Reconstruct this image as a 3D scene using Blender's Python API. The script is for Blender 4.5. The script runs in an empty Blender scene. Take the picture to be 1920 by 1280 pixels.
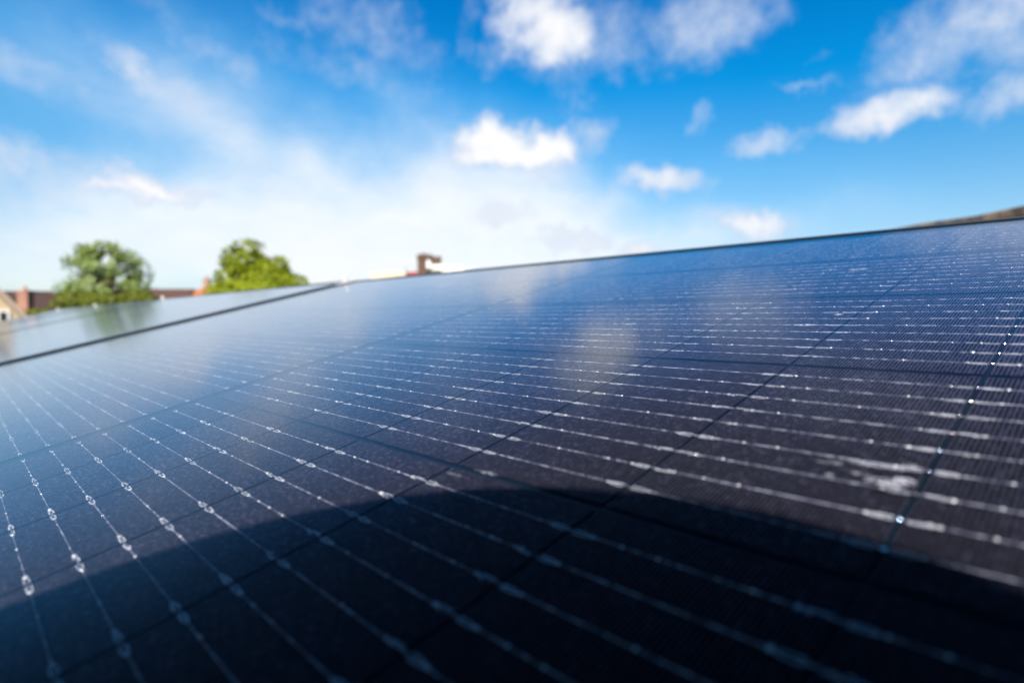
import bpy, bmesh, math, random
import numpy as np
from mathutils import Matrix, Vector
random.seed(7)
rng = np.random.default_rng(7)
SC = bpy.context.scene
COL = SC.collection

# ------------------------------------------------------------------ camera
FPX = 1118.97                      # focal length in pixels of a 1920 px wide frame
PITCH = math.atan((640 - 599.8) / FPX)
EYE = Vector((0.0, 0.0, 5.6))
CX = Vector((1, 0, 0))
CD = Vector((0, -math.sin(PITCH), -math.cos(PITCH)))     # image down
CF = Vector((0, math.cos(PITCH), -math.sin(PITCH)))      # view direction
cam_data = bpy.data.cameras.new('viewpoint')
cam_data.sensor_width = 36.0
cam_data.lens = 36.0 * FPX / 1920.0
cam_data.clip_start = 0.003
cam_data.clip_end = 3000
cam_data.dof.use_dof = True
cam_data.dof.focus_distance = 0.43
cam_data.dof.aperture_fstop = 4.8
cam = bpy.data.objects.new('viewpoint', cam_data)
COL.objects.link(cam)
cam.matrix_world = Matrix((
    (CX.x, -CD.x, -CF.x, EYE.x), (CX.y, -CD.y, -CF.y, EYE.y), (CX.z, -CD.z, -CF.z, EYE.z), (0, 0, 0, 1)))
SC.camera = cam

# frame of the solar array: u along the long edge, v up the slope, n out of the glass
RC = np.array([[0.68676819, 0.70393318, -0.18118371],
               [0.02610806, -0.27299138, -0.96166214],
               [-0.72640748, 0.65570861, -0.20586013]])
TC = np.array([-28.55571104, 61.83085, 298.31866418]) / 1000.0
B = np.array([[CX.x, CD.x, CF.x], [CX.y, CD.y, CF.y], [CX.z, CD.z, CF.z]])
MW = B @ RC
OW = np.array(EYE) + B @ TC
ARRAY = Matrix([[*MW[0], OW[0]], [*MW[1], OW[1]], [*MW[2], OW[2]], [0, 0, 0, 1]])
U, V, N = (Vector(MW[:, k]) for k in range(3))

def arr(u, v, n=0.0):              # array frame (metres) -> world
    return ARRAY @ Vector((u, v, n))

def at(px, py, d):                 # a place in the world seen at that pixel, d metres in front
    return EYE + d * ((px - 960) / FPX * CX + (py - 640) / FPX * CD + CF)

# ------------------------------------------------------------------ sun, sky
SUN_ARR = Vector((0.66, -0.36, 1.0)).normalized()
SUN_DIR = (ARRAY.to_3x3() @ SUN_ARR).normalized()
SUN_EL = math.asin(SUN_DIR.z)
SUN_AZ = math.atan2(SUN_DIR.x, SUN_DIR.y)
ld = bpy.data.lights.new('sun', 'SUN')
ld.energy = 5.0
ld.angle = math.radians(0.53)
ld.color = (1.0, 0.94, 0.86)
lo = bpy.data.objects.new('sun', ld)
COL.objects.link(lo)
lo.rotation_euler = SUN_DIR.to_track_quat('Z', 'Y').to_euler()
lo.location = (0, -20, 30)

SC.view_settings.view_transform = 'Standard'
SC.view_settings.look = 'None'
SC.view_settings.exposure = 1.2      # exposed for a dark subject, sky left bright
SC.view_settings.gamma = 1.0
SC.view_settings.use_curve_mapping = False
SC.cycles.use_denoising = True
SC.cycles.max_bounces = 8
SC.cycles.transparent_max_bounces = 16
SC.cycles.caustics_reflective = False
SC.cycles.caustics_refractive = False
SC.cycles.sample_clamp_indirect = 6.0

class NT:                          # small helper round a node tree
    def __init__(s, tree):
        s.t = tree; s.n = tree.nodes; s.l = tree.links
    def put(s, sock, v):
        if isinstance(v, bpy.types.NodeSocket): s.l.new(v, sock)
        elif v is not None:
            if hasattr(sock.default_value, '__len__') and not hasattr(v, '__len__'): v = (v,) * len(sock.default_value)
            if hasattr(sock.default_value, '__len__') and len(sock.default_value) == 4 and len(v) == 3: v = (*v, 1)
            sock.default_value = v
    def node(s, typ, **kw):
        n = s.n.new(typ)
        for k, v in kw.items(): setattr(n, k, v)
        return n
    def m(s, op, a, b=None, c=None, clamp=False):
        n = s.node('ShaderNodeMath', operation=op, use_clamp=clamp)
        s.put(n.inputs[0], a); s.put(n.inputs[1], b); s.put(n.inputs[2], c)
        return n.outputs[0]
    def vm(s, op, a, b=None):
        n = s.node('ShaderNodeVectorMath', operation=op)
        s.put(n.inputs[0], a); s.put(n.inputs[1], b)
        return n.outputs['Value'] if op in ('DOT_PRODUCT', 'LENGTH') else n.outputs[0]
    def noise(s, vec, scale, detail=4, rough=0.5, dist=0.0, out='Fac'):
        n = s.node('ShaderNodeTexNoise')
        s.put(n.inputs['Vector'], vec); n.inputs['Scale'].default_value = scale
        n.inputs['Detail'].default_value = detail; n.inputs['Roughness'].default_value = rough
        n.inputs['Distortion'].default_value = dist
        return n.outputs[out]
    def mix(s, f, a, b, mode='MIX'):
        n = s.node('ShaderNodeMix', data_type='RGBA', blend_type=mode)
        s.put(n.inputs[0], f); s.put(n.inputs[6], a); s.put(n.inputs[7], b)
        return n.outputs[2]
    def ramp(s, f, lo, hi, a=0.0, b=1.0, smooth=True):
        n = s.node('ShaderNodeMapRange', interpolation_type='SMOOTHSTEP' if smooth else 'LINEAR')
        s.put(n.inputs[0], f); s.put(n.inputs[1], lo); s.put(n.inputs[2], hi); s.put(n.inputs[3], a); s.put(n.inputs[4], b)
        return n.outputs[0]

world = bpy.data.worlds.new('World')
SC.world = world
world.use_nodes = True
w = NT(world.node_tree)
w.n.clear()
wout = w.node('ShaderNodeOutputWorld')
bg = w.node('ShaderNodeBackground')
w.l.new(bg.outputs[0], wout.inputs[0])
SKY_K = 0.0566
CL = 1.0 / (SKY_K * 2 ** 1.2)          # cloud brightness that just reaches white at this exposure
bg.inputs[1].default_value = SKY_K
sky = w.node('ShaderNodeTexSky', sky_type='NISHITA')
sky.sun_disc = False
sky.sun_elevation = SUN_EL
sky.sun_rotation = SUN_AZ
sky.altitude = 30
sky.air_density = 1.0
sky.dust_density = 0.6
sky.ozone_density = 3.0
gd = w.node('ShaderNodeTexCoord').outputs['Generated']
sep = w.node('ShaderNodeSeparateXYZ'); w.l.new(gd, sep.inputs[0])
zz = sep.outputs[2]
# clear-air colour: saturated azure overhead, paler down to the horizon
hs = w.node('ShaderNodeHueSaturation')
hs.inputs['Saturation'].default_value = 1.22
hs.inputs['Value'].default_value = 1.0
w.l.new(sky.outputs[0], hs.inputs['Color'])
tint = w.node('ShaderNodeValToRGB')
w.put(tint.inputs[0], w.m('MULTIPLY', zz, 1.6, clamp=True))
cr = tint.color_ramp
cr.elements[0].position = 0.0; cr.elements[0].color = (0.95, 1.0, 1.0, 1)
cr.elements[1].position = 1.0; cr.elements[1].color = (0.003, 0.05, 0.12, 1)
for pos, c in ((0.16, (1.28, 1.12, 1.04, 1)), (0.38, (0.66, 1.18, 1.23, 1)), (0.56, (0.02, 1.13, 1.38, 1)), (0.74, (0.005, 0.98, 1.35, 1)), (0.88, (0.004, 0.30, 0.62, 1))):
    e = cr.elements.new(pos); e.color = c
base = w.mix(1.0, hs.outputs[0], tint.outputs[0], 'MULTIPLY')

warp = w.noise(gd, 7.0, 5, 0.55, out='Color')
warp2 = w.noise(gd, 26.0, 4, 0.6, out='Color')
off = w.vm('MULTIPLY', w.vm('SUBTRACT', warp, (0.5, 0.5, 0.5)), (0.11, 0.11, 0.07))
off2 = w.vm('MULTIPLY', w.vm('SUBTRACT', warp2, (0.5, 0.5, 0.5)), (0.06, 0.06, 0.05))
dw = w.vm('ADD', w.vm('ADD', gd, off), off2)
def blob(vec, px, py, rx, ry, rot=0.0):
    c = (at(px, py, 1.0) - EYE).normalized()
    e1 = Vector((0, 0, 1)).cross(c).normalized() * -1      # to the right
    e2 = e1.cross(c).normalized()
    if e2.z < 0: e2 = -e2
    r = math.radians(rot)
    a1 = e1 * math.cos(r) + e2 * math.sin(r); a2 = -e1 * math.sin(r) + e2 * math.cos(r)
    k = c.y / FPX
    a = w.vm('DOT_PRODUCT', vec, tuple(a1 / (rx * k))); b = w.vm('DOT_PRODUCT', vec, tuple(a2 / (ry * k)))
    return w.m('MULTIPLY_ADD', b, b, w.m('MULTIPLY', a, a))
puffs = [  # px, py, rx, ry, rotation, strength
    (918, 262, 58, 34, 0, 1.15), (950, 258, 60, 28, 0, 0.9), (1015, 275, 66, 32, 0, 1.2), (960, 288, 100, 24, 0, 1.2), (1112, 250, 52, 36, 0, 0.5),
    (1005, 20, 70, 55, 0, .85), (1035, 75, 66, 60, 0, .95), (1125, 75, 80, 62, 20, 0.42), (1060, 150, 60, 40, 0, 0.3), (1190, 20, 110, 40, 0, .3),
    (1325, 30, 115, 75, 20, 0.55), (940, 115, 45, 35, 0, 0.35), (880, 60, 25, 60, 0, 0.3),
    (1850, 30, 160, 75, 20, 0.62), (1755, 100, 120, 44, 25, 0.5), (1885, 180, 55, 45, 40, 0.55), (1890, 70, 90, 60, 0, .5),
    (1675, 214, 104, 30, 2, .78), (1810, 200, 70, 20, 6, 0.3),
    (1450, 262, 62, 24, 3, .55), (1245, 340, 78, 25, -2, .8), (1420, 422, 62, 20, 0, .9), (1350, 405, 40, 18, 0, .4),
    (1530, 152, 55, 8, -12, 0.3), (1548, 105, 26, 10, -20, .2), (1315, 215, 18, 24, 0, 0.35),
    (285, 348, 90, 24, -3, 1.0), (205, 354, 66, 20, 0, .85),
    (190, 85, 70, 18, -32, 0.38), (270, 130, 110, 24, -30, 0.5), (335, 165, 70, 26, -32, .45), (550, 38, 45, 16, -20, 0.3), (690, 45, 110, 50, -15, 0.36), (640, 125, 140, 36, -10, .3), (370, 60, 150, 26, -25, .3),
    (60, 310, 130, 55, -8, 0.5), (40, 130, 120, 34, -20, 0.32), (950, 408, 70, 24, 0, 0.6), (1070, 450, 70, 18, 0, 0.7), (1210, 462, 50, 14, 0, .7), (1020, 330, 60, 30, 0, .35),
    # clouds above the top of the frame, seen mirrored in the glass
    (1560, -300, 200, 90, 20, 0.35), (2250, -60, 260, 180, 10, 0.6), (820, -420, 200, 90, -10, .25),
]
tot = None
for px, py, rx, ry, rot, st in puffs:
    q = w.m('MULTIPLY', w.m('SUBTRACT', 1.0, w.m('MULTIPLY', blob(dw, px, py, rx, ry, rot), 0.5)), st)
    tot = q if tot is None else w.m('SMOOTH_MAX', tot, q, 0.15)
fine = w.noise(gd, 18.0, 8, 0.62)
dens = w.m('ADD', tot, w.m('MULTIPLY', w.m('SUBTRACT', fine, 0.5), 0.9))
alpha = w.ramp(dens, 0.05, 1.0)
alpha = w.m('MULTIPLY', alpha, w.ramp(zz, -0.01, 0.02))
veils = [(740, 430, 430, 90, 4, 0.88), (600, 335, 330, 100, -14, 0.40), (700, 490, 600, 95, 0, 0.85), (330, 200, 300, 80, -20, 0.22), (960, 340, 260, 100, 0, .35), (1250, 450, 420, 50, 0, .3), (60, 450, 440, 120, 0, .34), (480, 250, 460, 120, -12, .30), (560, 150, 420, 80, -16, .18)]
dv = w.vm('ADD', gd, w.vm('MULTIPLY', w.vm('SUBTRACT', w.noise(gd, 4.0, 5, 0.55, out='Color'), (0.5, 0.5, 0.5)), (0.3, 0.3, 0.22)))
rem = None
for px, py, rx, ry, rot, st in veils:
    g = w.m('MULTIPLY', w.m('EXPONENT', w.m('MULTIPLY', blob(dv, px, py, rx, ry, rot), -0.9)), st)
    g = w.m('SUBTRACT', 1.0, g)
    rem = g if rem is None else w.m('MULTIPLY', rem, g)
front = w.ramp(sep.outputs[1], -0.1, 0.15)
va = w.m('MULTIPLY', w.m('SUBTRACT', 1.0, rem), w.m('MULTIPLY', front, w.ramp(w.noise(w.vm('MULTIPLY', gd, (1, 1, 2.2)), 6.0, 8, 0.66), 0.25, 0.75, 0.84, 1.12)))
va = w.m('MINIMUM', va, 1.0)
veiled = w.mix(va, base, w.mix(w.ramp(va, 0.1, 0.8), tuple(x * CL for x in (0.30, 0.66, 1.02)), tuple(x * CL for x in (0.95, 0.99, 1.03))))
shade = w.ramp(w.m('SUBTRACT', dens, w.m('MULTIPLY', w.noise(gd, 9.0, 3), 0.5)), 0.1, 0.9, 0.0, 1.0)
ccol = w.mix(shade, tuple(x * CL for x in (0.66, 0.74, 0.90)), tuple(x * CL for x in (1.02, 1.02, 1.03)))
alpha = w.m('MULTIPLY', alpha, w.ramp(sep.outputs[1], -0.3, 0.0))
w.l.new(w.mix(alpha, veiled, ccol), bg.inputs[0])
world.cycles.sampling_method = 'MANUAL'
world.cycles.sample_map_resolution = 512

# ------------------------------------------------------------------ helpers
def mat(name, fn):
    m = bpy.data.materials.new(name); m.use_nodes = True
    t = NT(m.node_tree); t.n.clear()
    out = t.node('ShaderNodeOutputMaterial')
    fn(t, out)
    return m

def principled(t, out, col, rough=0.6, metal=0.0, spec=0.5, normal=None, **kw):
    b = t.node('ShaderNodeBsdfPrincipled')
    t.put(b.inputs['Base Color'], col); t.put(b.inputs['Roughness'], rough)
    t.put(b.inputs['Metallic'], metal); t.put(b.inputs['Specular IOR Level'], spec)
    if normal is not None: t.l.new(normal, b.inputs['Normal'])
    for k, v in kw.items(): t.put(b.inputs[k], v)
    if out is not None: t.l.new(b.outputs[0], out.inputs[0])
    return b

def bump(t, h, strength=0.3, dist=0.01):
    n = t.node('ShaderNodeBump'); n.inputs['Strength'].default_value = strength; n.inputs['Distance'].default_value = dist
    t.l.new(h, n.inputs['Height']); return n.outputs[0]

class MB:                          # collects simple shapes into one mesh
    def __init__(s): s.v = []; s.f = []; s.mi = []; s.k = 0
    def poly(s, pts, mi=None):
        o = len(s.v); s.v += [tuple(p) for p in pts]; s.f.append(tuple(range(o, o + len(pts)))); s.mi.append(s.k if mi is None else mi)
    def box(s, x0, x1, y0, y1, z0, z1, mi=None, bottom=True):
        o = len(s.v)
        s.v += [(x, y, z) for z in (z0, z1) for y in (y0, y1) for x in (x0, x1)]
        fs = [(4, 5, 7, 6), (0, 1, 5, 4), (1, 3, 7, 5), (3, 2, 6, 7), (2, 0, 4, 6)] + ([(0, 2, 3, 1)] if bottom else [])
        for f in fs: s.f.append(tuple(o + i for i in f)); s.mi.append(s.k if mi is None else mi)
    def obox(s, c, ax, ay, az, mi=None):   # box from a centre and three half-axis vectors
        o = len(s.v); c = Vector(c)
        s.v += [tuple(c + a * Vector(ax) + b * Vector(ay) + d * Vector(az)) for d in (-1, 1) for b in (-1, 1) for a in (-1, 1)]
        for f in [(4, 5, 7, 6), (0, 1, 5, 4), (1, 3, 7, 5), (3, 2, 6, 7), (2, 0, 4, 6), (0, 2, 3, 1)]:
            s.f.append(tuple(o + i for i in f)); s.mi.append(s.k if mi is None else mi)
    def tube(s, pts, rad, seg=8, mi=None, cap=True):
        pts = [Vector(p) for p in pts]
        rads = rad if hasattr(rad, '__len__') else [rad] * len(pts)
        rings = []
        for i, p in enumerate(pts):
            d = (pts[min(i + 1, len(pts) - 1)] - pts[max(i - 1, 0)]).normalized()
            a = d.orthogonal().normalized() if i == 0 else (pa - d * pa.dot(d)).normalized()
            pa = a; b = d.cross(a)
            o = len(s.v); rings.append(o)
            s.v += [tuple(p + rads[i] * (math.cos(2 * math.pi * k / seg) * a + math.sin(2 * math.pi * k / seg) * b)) for k in range(seg)]
        for r0, r1 in zip(rings, rings[1:]):
            for k in range(seg):
                s.f.append((r0 + k, r0 + (k + 1) % seg, r1 + (k + 1) % seg, r1 + k)); s.mi.append(s.k if mi is None else mi)
        if cap:
            s.f.append(tuple(rings[0] + k for k in reversed(range(seg)))); s.mi.append(s.k if mi is None else mi)
            s.f.append(tuple(rings[-1] + k for k in range(seg))); s.mi.append(s.k if mi is None else mi)
    def mesh(s, name, mats, smooth=False):
        me = bpy.data.meshes.new(name); me.from_pydata(s.v, [], s.f)
        for m in (mats if isinstance(mats, (list, tuple)) else [mats]): me.materials.append(m)
        me.polygons.foreach_set('material_index', s.mi)
        if name.startswith('cell'): me.polygons.foreach_set('use_smooth', [q == 2 for q in s.mi])
        if smooth: me.polygons.foreach_set('use_smooth', [True] * len(s.f))
        me.update(); return me
    def build(s, name, mats, parent=None, smooth=False):
        return link(name, s.mesh(name, mats, smooth), parent)

def link(name, data, parent=None, loc=None):
    o = bpy.data.objects.new(name, data); COL.objects.link(o)
    if parent is not None: o.parent = parent
    if loc is not None: o.location = loc
    return o

def tag(o, label=None, cat=None, group=None, kind=None):
    for k, v in (('label', label), ('category', cat), ('group', group), ('kind', kind)):
        if v: o[k] = v
    return o

def thing(name, label, cat, loc=(0, 0, 0), rotz=0.0, group=None, matrix=None):
    o = link(name, None)
    if matrix is not None: o.matrix_world = matrix
    else: o.location = loc; o.rotation_euler = (0, 0, rotz)
    return tag(o, label, cat, group)

# ------------------------------------------------------------------ materials of the array
def f_glass(t, out):
    geo = t.node('ShaderNodeNewGeometry'); tc = t.node('ShaderNodeTexCoord').outputs['Object']
    n1 = t.noise(tc, 90, 3, 0.6); n2 = t.noise(tc, 1500, 2, 0.5)
    nm = bump(t, n2, 0.02, 0.0004)
    cs = t.m('ABSOLUTE', t.vm('DOT_PRODUCT', geo.outputs['Incoming'], geo.outputs['Normal']))
    frs = t.m('MULTIPLY_ADD', t.m('POWER', t.m('SUBTRACT', 1.0, cs, clamp=True), 4.4), 0.99, 0.004)
    frs = t.m('MULTIPLY', frs, t.m('EXPONENT', t.m('MULTIPLY', t.m('POWER', t.m('DIVIDE', cs, 0.375), 4.0), -1.0)))   # anti-reflective coating
    gl = t.node('ShaderNodeBsdfGlossy'); gl.distribution = 'GGX'
    t.put(gl.inputs['Color'], (0.86, 0.92, 1.0)); t.put(gl.inputs['Roughness'], t.ramp(n1, 0.3, 0.7, 0.08, 0.12))
    t.l.new(nm, gl.inputs['Normal'])
    tr = t.node('ShaderNodeBsdfTransparent'); t.put(tr.inputs[0], (0.97, 0.98, 0.985))
    fac = t.m('MULTIPLY', frs, t.m('SUBTRACT', 1.0, geo.outputs['Backfacing']))
    m1 = t.node('ShaderNodeMixShader'); t.l.new(fac, m1.inputs[0]); t.l.new(tr.outputs[0], m1.inputs[1]); t.l.new(gl.outputs[0], m1.inputs[2])
    # sparse pale dust grains stand in for sun sparkle; grime: a faint film and a few dried splashes where they landed
    st = t.vm('MULTIPLY', tc, (1.0, 0.55, 1.0))
    v = t.node('ShaderNodeTexVoronoi'); v.inputs['Scale'].default_value = 620; v.inputs['Randomness'].default_value = 1.0
    t.l.new(st, v.inputs['Vector'])
    sp = t.ramp(v.outputs['Distance'], 0.16, 0.05)
    sc_ = t.node('ShaderNodeSeparateColor'); t.l.new(v.outputs['Color'], sc_.inputs[0])
    sp = t.m('MULTIPLY', sp, t.ramp(sc_.outputs[0], 0.55, 1.0, 0.0, 1.0))
    film = t.m('MULTIPLY', t.ramp(t.noise(tc, 14, 5, 0.65), 0.35, 0.75), 0.0007)
    g2 = t.noise(t.vm('MULTIPLY', tc, (1, 0.6, 1)), 900, 3, 0.7)
    grain = t.m('MULTIPLY', t.ramp(g2, 0.56, 0.85), 0.008)
    dust = t.m('ADD', t.m('ADD', t.m('MULTIPLY', sp, 0.12), film), grain)
    for (su, sv, ru, rv, k) in SPLASH:
        d = t.vm('SUBTRACT', tc, (su, sv, 0)); d = t.vm('MULTIPLY', d, (1 / ru, 1 / rv, 0))
        wv = t.vm('MULTIPLY', t.vm('SUBTRACT', t.noise(tc, 160, 4, 0.6, out='Color'), (.5, .5, .5)), (1.5, 1.5, 0))
        r = t.vm('LENGTH', t.vm('ADD', d, wv))
        a = t.m('MULTIPLY', t.ramp(r, 1.15, 0.5), t.ramp(t.noise(tc, 460, 6, 0.8), 0.42, 0.60))
        dust = t.m('MAXIMUM', dust, t.m('MULTIPLY', a, k))
    df = t.node('ShaderNodeBsdfDiffuse'); t.put(df.inputs[0], (0.52, 0.53, 0.62))
    m2 = t.node('ShaderNodeMixShader'); t.l.new(t.m('MULTIPLY', dust, t.m('SUBTRACT', 1.0, geo.outputs['Backfacing'])), m2.inputs[0])
    t.l.new(m1.outputs[0], m2.inputs[1]); t.l.new(df.outputs[0], m2.inputs[2])
    t.l.new(m2.outputs[0], out.inputs[0])
UM = -0.376                        # middle of the first panel along u
SPLASH = [(0.1755 - UM, 0.053, 0.008, 0.0030, 0.85), (0.180 - UM, 0.056, 0.004, 0.0026, .8), (0.169 - UM, 0.065, 0.010, 0.0024, 0.5), (0.179 - UM, 0.068, 0.003, 0.002, .45), (0.166 - UM, 0.056, 0.004, 0.0014, .25), (0.155 - UM, 0.061, 0.005, 0.002, 0.2), (0.158 - UM, 0.051, 0.002, 0.002, 0.25),
          (0.030 - UM, -0.004, 0.008, 0.0016, 0.30), (0.017 - UM, -0.012, 0.007, 0.0014, 0.16), (0.0715 - UM, 0.262, 0.008, 0.003, 0.45),
          (0.0845 - UM, 0.292, 0.003, 0.003, 0.5), (0.045 - UM, 0.47, 0.010, 0.005, 0.35), (-0.72 - UM, 0.55, 0.02, 0.012, 0.3)]
M_GLASS = mat('dusty_glass', f_glass)

def f_cell(t, out):
    tc = t.node('ShaderNodeTexCoord').outputs['Object']
    s = t.node('ShaderNodeSeparateXYZ'); t.l.new(tc, s.inputs[0])
    oi = t.node('ShaderNodeObjectInfo')
    ph = t.m('FRACT', t.m('MULTIPLY', s.outputs[0], 1 / 0.0018))
    tri = t.m('ABSOLUTE', t.m('SUBTRACT', ph, 0.5))
    line = t.ramp(tri, 0.22, 0.14)
    rnd = t.vm('ADD', tc, t.vm('MULTIPLY', oi.outputs['Location'], (1, 1, 1)))
    g = t.noise(t.vm('MULTIPLY', rnd, (0.75, 0.6, 1)), 620, 2, 0.7)
    g3 = t.noise(rnd, 60, 4, 0.6)
    k = t.m('MULTIPLY', t.m('ADD', t.ramp(g, 0.3, 0.6, 0.35, 0.9), t.ramp(g, 0.53, 0.70, 0.0, 4.5)), t.ramp(g3, 0.3, 0.7, 0.8, 1.2))  # bright grain in the colour stands in for sun sparkle in textured glass
    base = t.mix(t.ramp(g3, 0.3, 0.7), (0.0014, 0.0012, 0.0021), (0.0020, 0.0016, 0.0023))
    k = t.m('MULTIPLY', k, t.ramp(oi.outputs['Random'], 0, 1, 0.8, 1.25, smooth=False))
    base = t.mix(1.0, base, t.node_rgb(k), 'MULTIPLY')
    col = t.mix(line, base, (0.0145, 0.0138, 0.0205))
    nm = bump(t, g, 0.15, 0.0006)
    principled(t, out, col, t.mixf(line, 0.5, 0.38), 0.0, t.mixf(line, 0.0, 0.06), nm, **{'Sheen Weight': t.m('MAXIMUM', t.m('MULTIPLY', line, 0.74), t.m('MULTIPLY', k, 0.23), clamp=True), 'Sheen Roughness': 0.35, 'Sheen Tint': (0.68, 0.67, 1.0)})
def node_rgb(t, v):
    n = t.node('ShaderNodeCombineColor')
    for i in range(3): t.put(n.inputs[i], v)
    return n.outputs[0]
NT.node_rgb = node_rgb
NT.mixf = lambda t, f, a, b: t.ramp(f, 0.0, 1.0, a, b, smooth=False)
M_CELL = mat('black_silicon', f_cell)
def f_silver(t, out):
    tc = t.node('ShaderNodeTexCoord').outputs['Object']
    n = t.noise(tc, 900, 3, 0.7)
    principled(t, out, t.mix(t.ramp(n, 0.3, 0.7), (0.30, 0.30, 0.33), (0.66, 0.66, 0.70)), t.ramp(n, 0.3, 0.7, 0.22, 0.5), 0.25, 0.8, bump(t, n, 0.4, 0.0003))
M_SILVER = mat('printed_silver', f_silver)
def f_wire(t, out):
    tc = t.node('ShaderNodeTexCoord').outputs['Object']
    n = t.noise(t.vm('MULTIPLY', tc, (.5, 1, 1)), 420, 3, 0.75)
    principled(t, out, t.mix(t.ramp(n, 0.40, 0.66), (0.05, 0.05, 0.085), (0.38, 0.38, 0.48)), t.ramp(n, 0.3, 0.7, 0.28, 0.5), 0.2, 0.6, bump(t, n, 0.3, 0.0004))
M_WIRE = mat('tinned_wire', f_wire)
def f_bead(t, out):
    oi = t.node('ShaderNodeNewGeometry')
    n = t.noise(oi.outputs['Position'], 300, 2)
    principled(t, out, (0.42, 0.42, 0.45), t.ramp(n, 0.35, 0.65, 0.26, 0.6), 0.35, 0.6)
M_BEAD = mat('solder', f_bead)
def f_glint(t, out):                # random bead hue paints in the coloured glints of lens and glass
    n = t.node('ShaderNodeObjectInfo').outputs['Random']
    hs_ = t.node('ShaderNodeCombineColor', mode='HSV'); t.put(hs_.inputs[0], n); t.put(hs_.inputs[1], 0.32); t.put(hs_.inputs[2], 0.95)
    principled(t, out, hs_.outputs[0], 0.24, 1.0, 0.5)
M_GLINT = mat('painted_glint', f_glint)
M_BACK = mat('black_backsheet', lambda t, o: principled(t, o, (0.0026, 0.0068, 0.013), 0.4, 0, 0.3))
def f_frame(t, out):
    n = t.noise(t.node('ShaderNodeTexCoord').outputs['Object'], 300, 3, 0.6)
    principled(t, out, t.mix(n, (0.010, 0.012, 0.014), (0.022, 0.025, 0.029)), 0.30, 0.0, 0.6)
M_FRAME = mat('black_anodised', f_frame)
def f_alu(t, out):
    n = t.noise(t.node('ShaderNodeTexCoord').outputs['Object'], 200, 3, 0.6)
    principled(t, out, t.mix(n, (0.40, 0.40, 0.40), (0.50, 0.50, 0.50)), 0.45, 0.15, 0.4)
M_ALU = mat('bright_aluminium', f_alu)

# ------------------------------------------------------------------ solar panels
PA, PB = 0.09172, 0.184            # half-cell pitch along u, cell pitch along v
GU, GV = 0.0022, 0.0042            # gaps between cells
HL, VT, VB = 1.043, 0.751, -0.383  # half length, top and bottom edge of a panel
CU, CV = (PA - GU) / 2, (PB - GV) / 2
SBB = 0.018375                     # busbar spacing, nine per cell
BUS = [(i - 4) * SBB for i in range(9)]

def cell_shapes(mb, ox=0.0, oy=0.0):
    mb.box(ox - CU, ox + CU, oy - CV, oy + CV, -0.0003, 0.0, mi=0, bottom=False)
    for y in BUS:
        y += oy + random.uniform(-1, 1) * 0.00012
        for s in (-1, 1):          # the printed fork at each end of a busbar
            e = CU - 0.0010; r = random.uniform(0.00088, 0.00115); z0 = 0.00004; lw = random.uniform(0.00016, 0.00032)
            pts = [(e, r), (e - 0.0048, r), (e - 0.0062, r * 0.72), (e - 0.0072, 0.0)]
            for sg in (-1, 1):
                sk_ = random.random() < 0.12
                for q, ((xa, ya), (xb, yb)) in enumerate(zip(pts, pts[1:])):
                    if sk_ and q == 0: continue
                    a = Vector((ox + s * xa, y + sg * ya, z0)); b = Vector((ox + s * xb, y + sg * yb, z0))
                    d = (b - a).normalized() * 0.0001; nrm = Vector((-d.y, d.x, 0)).normalized() * lw
                    mb.obox((a + b) / 2 + Vector((0, 0, 0.00005)), (b - a) / 2 + d, nrm, (0, 0, 0.00006), mi=1)
            rb = random.choice((0.0006, 0.0008, 0.0010, 0.0012)); bead(mb, ox + s * (e - 0.0082 - random.uniform(-.4, .6) * .001), y, rb, rb * random.uniform(.25, .6), 2)
        for k in range(4):
            rb = random.choice((0.00025, 0.00032, 0.00042, 0.0007)); bead(mb, ox - 0.0225 + 0.015 * k + random.uniform(-1, 1) * 0.0006, y + random.uniform(-1, 1) * 0.0001, rb, rb * random.uniform(.5, .9), 2)
        for k in range(random.randint(0, 3)):          # stray specks of solder on the line
            rb = random.uniform(0.00015, 0.0003); bead(mb, ox + random.uniform(-.95, .95) * CU, y + random.uniform(-1, 1) * 0.0003, rb, rb, 2)

def bead(mb, x, y, r, h, mi):
    o = len(mb.v); seg = 8
    prof = [(1.0, 0.0), (0.8, 0.6), (0.42, 0.92)]
    for pr, ph in prof:
        mb.v += [(x + r * pr * math.cos(2 * math.pi * k / seg), y + r * pr * math.sin(2 * math.pi * k / seg), 0.0002 + h * ph) for k in range(seg)]
    mb.v.append((x, y, 0.0002 + h))
    for q in range(2):
        for k in range(seg):
            mb.f.append((o + q * seg + k, o + q * seg + (k + 1) % seg, o + (q + 1) * seg + (k + 1) % seg, o + (q + 1) * seg + k)); mb.mi.append(mi)
    for k in range(seg):
        mb.f.append((o + 2 * seg + k, o + 2 * seg + (k + 1) % seg, o + 3 * seg)); mb.mi.append(mi)

CELL_U = [(-0.009 - PA * (k + 0.5)) for k in range(11)] + [(0.009 + PA * (k + 0.5)) for k in range(11)]
CELL_V = [PB * (c + 0.5) for c in range(-2, 4)]

def wire_shapes(mb, y, segs):
    r = 0.00019; prof = [(-r * 1.25, 0.00006), (-r * 0.85, 0.00032), (0, 0.00042), (r * 0.85, 0.00032), (r * 1.25, 0.00006)]
    for x0, x1 in segs:
        o = len(mb.v); n = 12; prev = None
        for i in range(n + 1):
            x = x0 + (x1 - x0) * i / n
            mb.v += [(x, y + a, b) for a, b in prof]
        for i in range(n):
            for k in range(4):
                p = o + i * 5 + k
                mb.f.append((p, p + 5, p + 6, p + 1)); mb.mi.append(0)

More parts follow.
